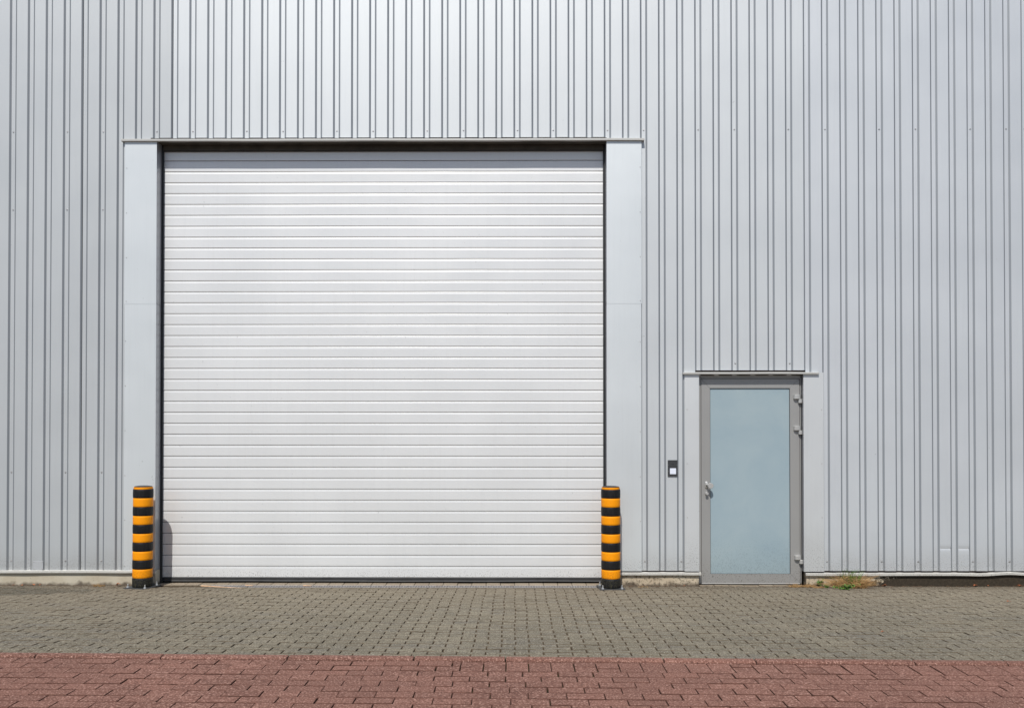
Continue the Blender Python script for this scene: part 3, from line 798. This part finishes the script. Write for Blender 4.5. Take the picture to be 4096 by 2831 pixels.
tuft('grass_tuft', 3396, 2350, 1000, .21, .30, 110, 'large straw-coloured grass tuft with a few green blades, right of the door')
tuft('grass_tuft', 3205, 2343, 240, .06, .24, 0, 'flattened reddish dry grass at the lower right corner of the glass door', .9)
tuft('grass_tuft', 3275, 2347, 120, .03, .12, 0, 'thin flat strip of dry grass on the paving in front of the upright weed', .95)
tuft('grass_tuft', 402, 2342, 60, .05, .10, 0, 'small dry yellowish grass tuft against the concrete plinth left of the left bollard', .6)
tuft('grass_tuft', 2570, 2344, 26, .02, .10, 0, 'few dry grass stems lying at the short plinth between gate and door', 1)

def dead_leaf(px, py, L_, label, ang=0, lift=.4):
    x, y, z = gp(px, py, .002); root = empty('fallen_leaf', (x, y, z), (0, 0, ang)); mb = MB()
    for k_ in range(3):
        a = -.7+.7*k_; leaf_card(mb, (0, 0, .002), (math.cos(a), math.sin(a), lift*random.uniform(.3, 1.1)), (0, 0, 1), L_*random.uniform(.7, 1), L_*.5, random.uniform(.2, .7))
    mb.build('blade', M['brown'], root, recalc=False, attr=True)
    st = MB(); st.tube([(0, 0, .002), (-L_*.3, -.003, .004), (-L_*.5, .003, .002)], .0009, .0005, 4); st.build('stalk', M['brown'], root, attr=True)
    tag(root, label, 'leaf', 'dead leaves blown against the building')
dead_leaf(468, 2343, .055, 'large curled rust-brown leaf leaning on the plinth just left of the left bollard', .3, 1.0)
dead_leaf(136, 2341, .034, 'curled orange-brown leaf at the left plinth below the small patch plate', 2.4, .5)
dead_leaf(84, 2341, .032, 'flat orange leaf at the left plinth, second from the photo edge', 0, .3)
dead_leaf(52, 2341, .024, 'small dull leaf at the left plinth, nearest the left photo edge', 1, .3)
dead_leaf(158, 2341, .022, 'dark little leaf right of the curled orange-brown leaf at the left plinth', .8, .6)
dead_leaf(3532, 2342, .050, 'bright rust-coloured leaf in front of the black plinth right of the grass tuft', .2, .4)
dead_leaf(3897, 2344, .045, 'reddish leaf by the black plinth below the two dented ribs', .5, .3)
dead_leaf(4086, 2344, .045, 'brown leaf by the black plinth at the right photo edge', 2.8, .4)
dead_leaf(3952, 2341, .03, 'small brown leaf by the black plinth, between the two larger ones at the far right', 1.2, .3)
dead_leaf(3527, 2528, .026, 'tiny orange leaf alone on the grey paving in front of the rust-coloured leaf', .3, .3)
dead_leaf(2735, 2343, .02, 'small red-brown leaf at the plinth left of the door frame', .3, .3)
dead_leaf(4030, 2406, .03, 'pale brown leaf on the grey paving near the right photo edge', .3, .2)
def lath(pa, pb, w, label):
    a, b = Vector(gp(*pa, .006)), Vector(gp(*pb, .006)); L_ = (b-a).length
    mb = MB(); n_ = 10; vs = []
    for i in range(n_+1):
        f = i/n_; ww = w*(1-.55*f)*(1+.12*math.sin(i*2.1)); hh = .006*(1-.5*f)
        vs += [(L_*f, -ww/2, 0), (L_*f, -ww/2, hh), (L_*f, ww/2, hh), (L_*f, ww/2, 0)]
    mb.mesh(vs, [(i*4+j, (i+1)*4+j, (i+1)*4+(j+1) % 4, i*4+(j+1) % 4) for i in range(n_) for j in range(4)]+[(0, 1, 2, 3), (n_*4+3, n_*4+2, n_*4+1, n_*4)])
    o = mb.build('wood_splinter', M['wood']); o.location = a; o.rotation_euler = (0, 0, math.atan2(b.y-a.y, b.x-a.x))
    tag(o, label, 'wood strip', 'pale wood strips along the drain')
lath((805, 2345), (988, 2350.5), .020, 'long pale split wood strip lying along the left end of the drain')
lath((982, 2343), (1012, 2343.5), .012, 'short pale wood strip on the drain right beside the end of the long strip')
lath((1213, 2344), (1246, 2344.5), .012, 'small pale wood strip on the drain, the rightmost one')
# bits of gravel and needles nobody could count
mb = MB()
for i in range(1500):
    u = random.random()
    x = random.uniform(-5.4, 5.6); t = .012+abs(random.gauss(0, .030)) if u < .75 else random.uniform(.1, 3.1)
    if XL+.1 < x < XR-.1 and t < .13 and random.random() < .93: continue
    if -.02 < x-DXL < 1.06 and t < .03: continue
    z = zg(x, t)+.002; s_ = random.uniform(.0015, .0045)*(1 if u < .75 else .7); mb.r = random.random()
    if random.random() < .5:
        a = rv(1.5); l_ = random.uniform(.008, .035) if u < .75 else random.uniform(.005, .014); mb.tube([(x-l_*math.cos(a), -t-l_*math.sin(a)*.4, z), (x, -t, z+.003), (x+l_*math.cos(a), -t+l_*math.sin(a)*.4, z)], .0009, .0006, 3)
    else:
        vs = [(x+rv(s_), -t+rv(s_), z+rv(s_*.5)) for _ in range(4)]; mb.mesh(vs, [(0, 1, 2), (0, 2, 3), (0, 3, 1), (1, 3, 2)])
n = NT('litter_bits'); rr = n.attr(); cc = n.mix(n.ramp(rr, .0, .7), (.07, .035, .02), (.26, .15, .08)); cc = n.mix(n.ramp(rr, .93, .95), cc, (.6, .58, .52)); M['bits'] = n.out(cc, .8)
tag(mb.build('dry_litter', M['bits'], recalc=False, attr=True), 'fine brown needles and grit gathered along the foot of the wall', 'litter', kind='stuff')

# ------------------------------------------------------------------ light
EL, AZ = R(54.5), R(11)
w = bpy.data.worlds.new('World'); sc.world = w; w.use_nodes = True; nt = w.node_tree
sky = nt.nodes.new('ShaderNodeTexSky'); sky.sky_type = 'NISHITA'; sky.sun_disc = False
sky.sun_elevation = EL; sky.sun_rotation = R(180)+AZ; sky.air_density = 1.0; sky.dust_density = 1.2; sky.ozone_density = 1.0
bg = nt.nodes['Background']; bg.inputs['Strength'].default_value = .095; nt.links.new(sky.outputs[0], bg.inputs[0])
sd = bpy.data.lights.new('sun', 'SUN'); sd.energy = 4.2; sd.angle = R(.53); sd.color = (1, .955, .89)
so = bpy.data.objects.new('sun', sd); col.objects.link(so); so.location = (-3, -10, 12)
v = Vector((math.sin(AZ)*math.cos(EL), math.cos(AZ)*math.cos(EL), -math.sin(EL)))
so.rotation_euler = v.to_track_quat('-Z', 'Y').to_euler()
sc.view_settings.view_transform = 'Standard'; sc.view_settings.look = 'None'; sc.view_settings.exposure = 0; sc.view_settings.gamma = 1
sc.render.engine = 'CYCLES'
sc.render.resolution_x = 1024; sc.render.resolution_y = 707
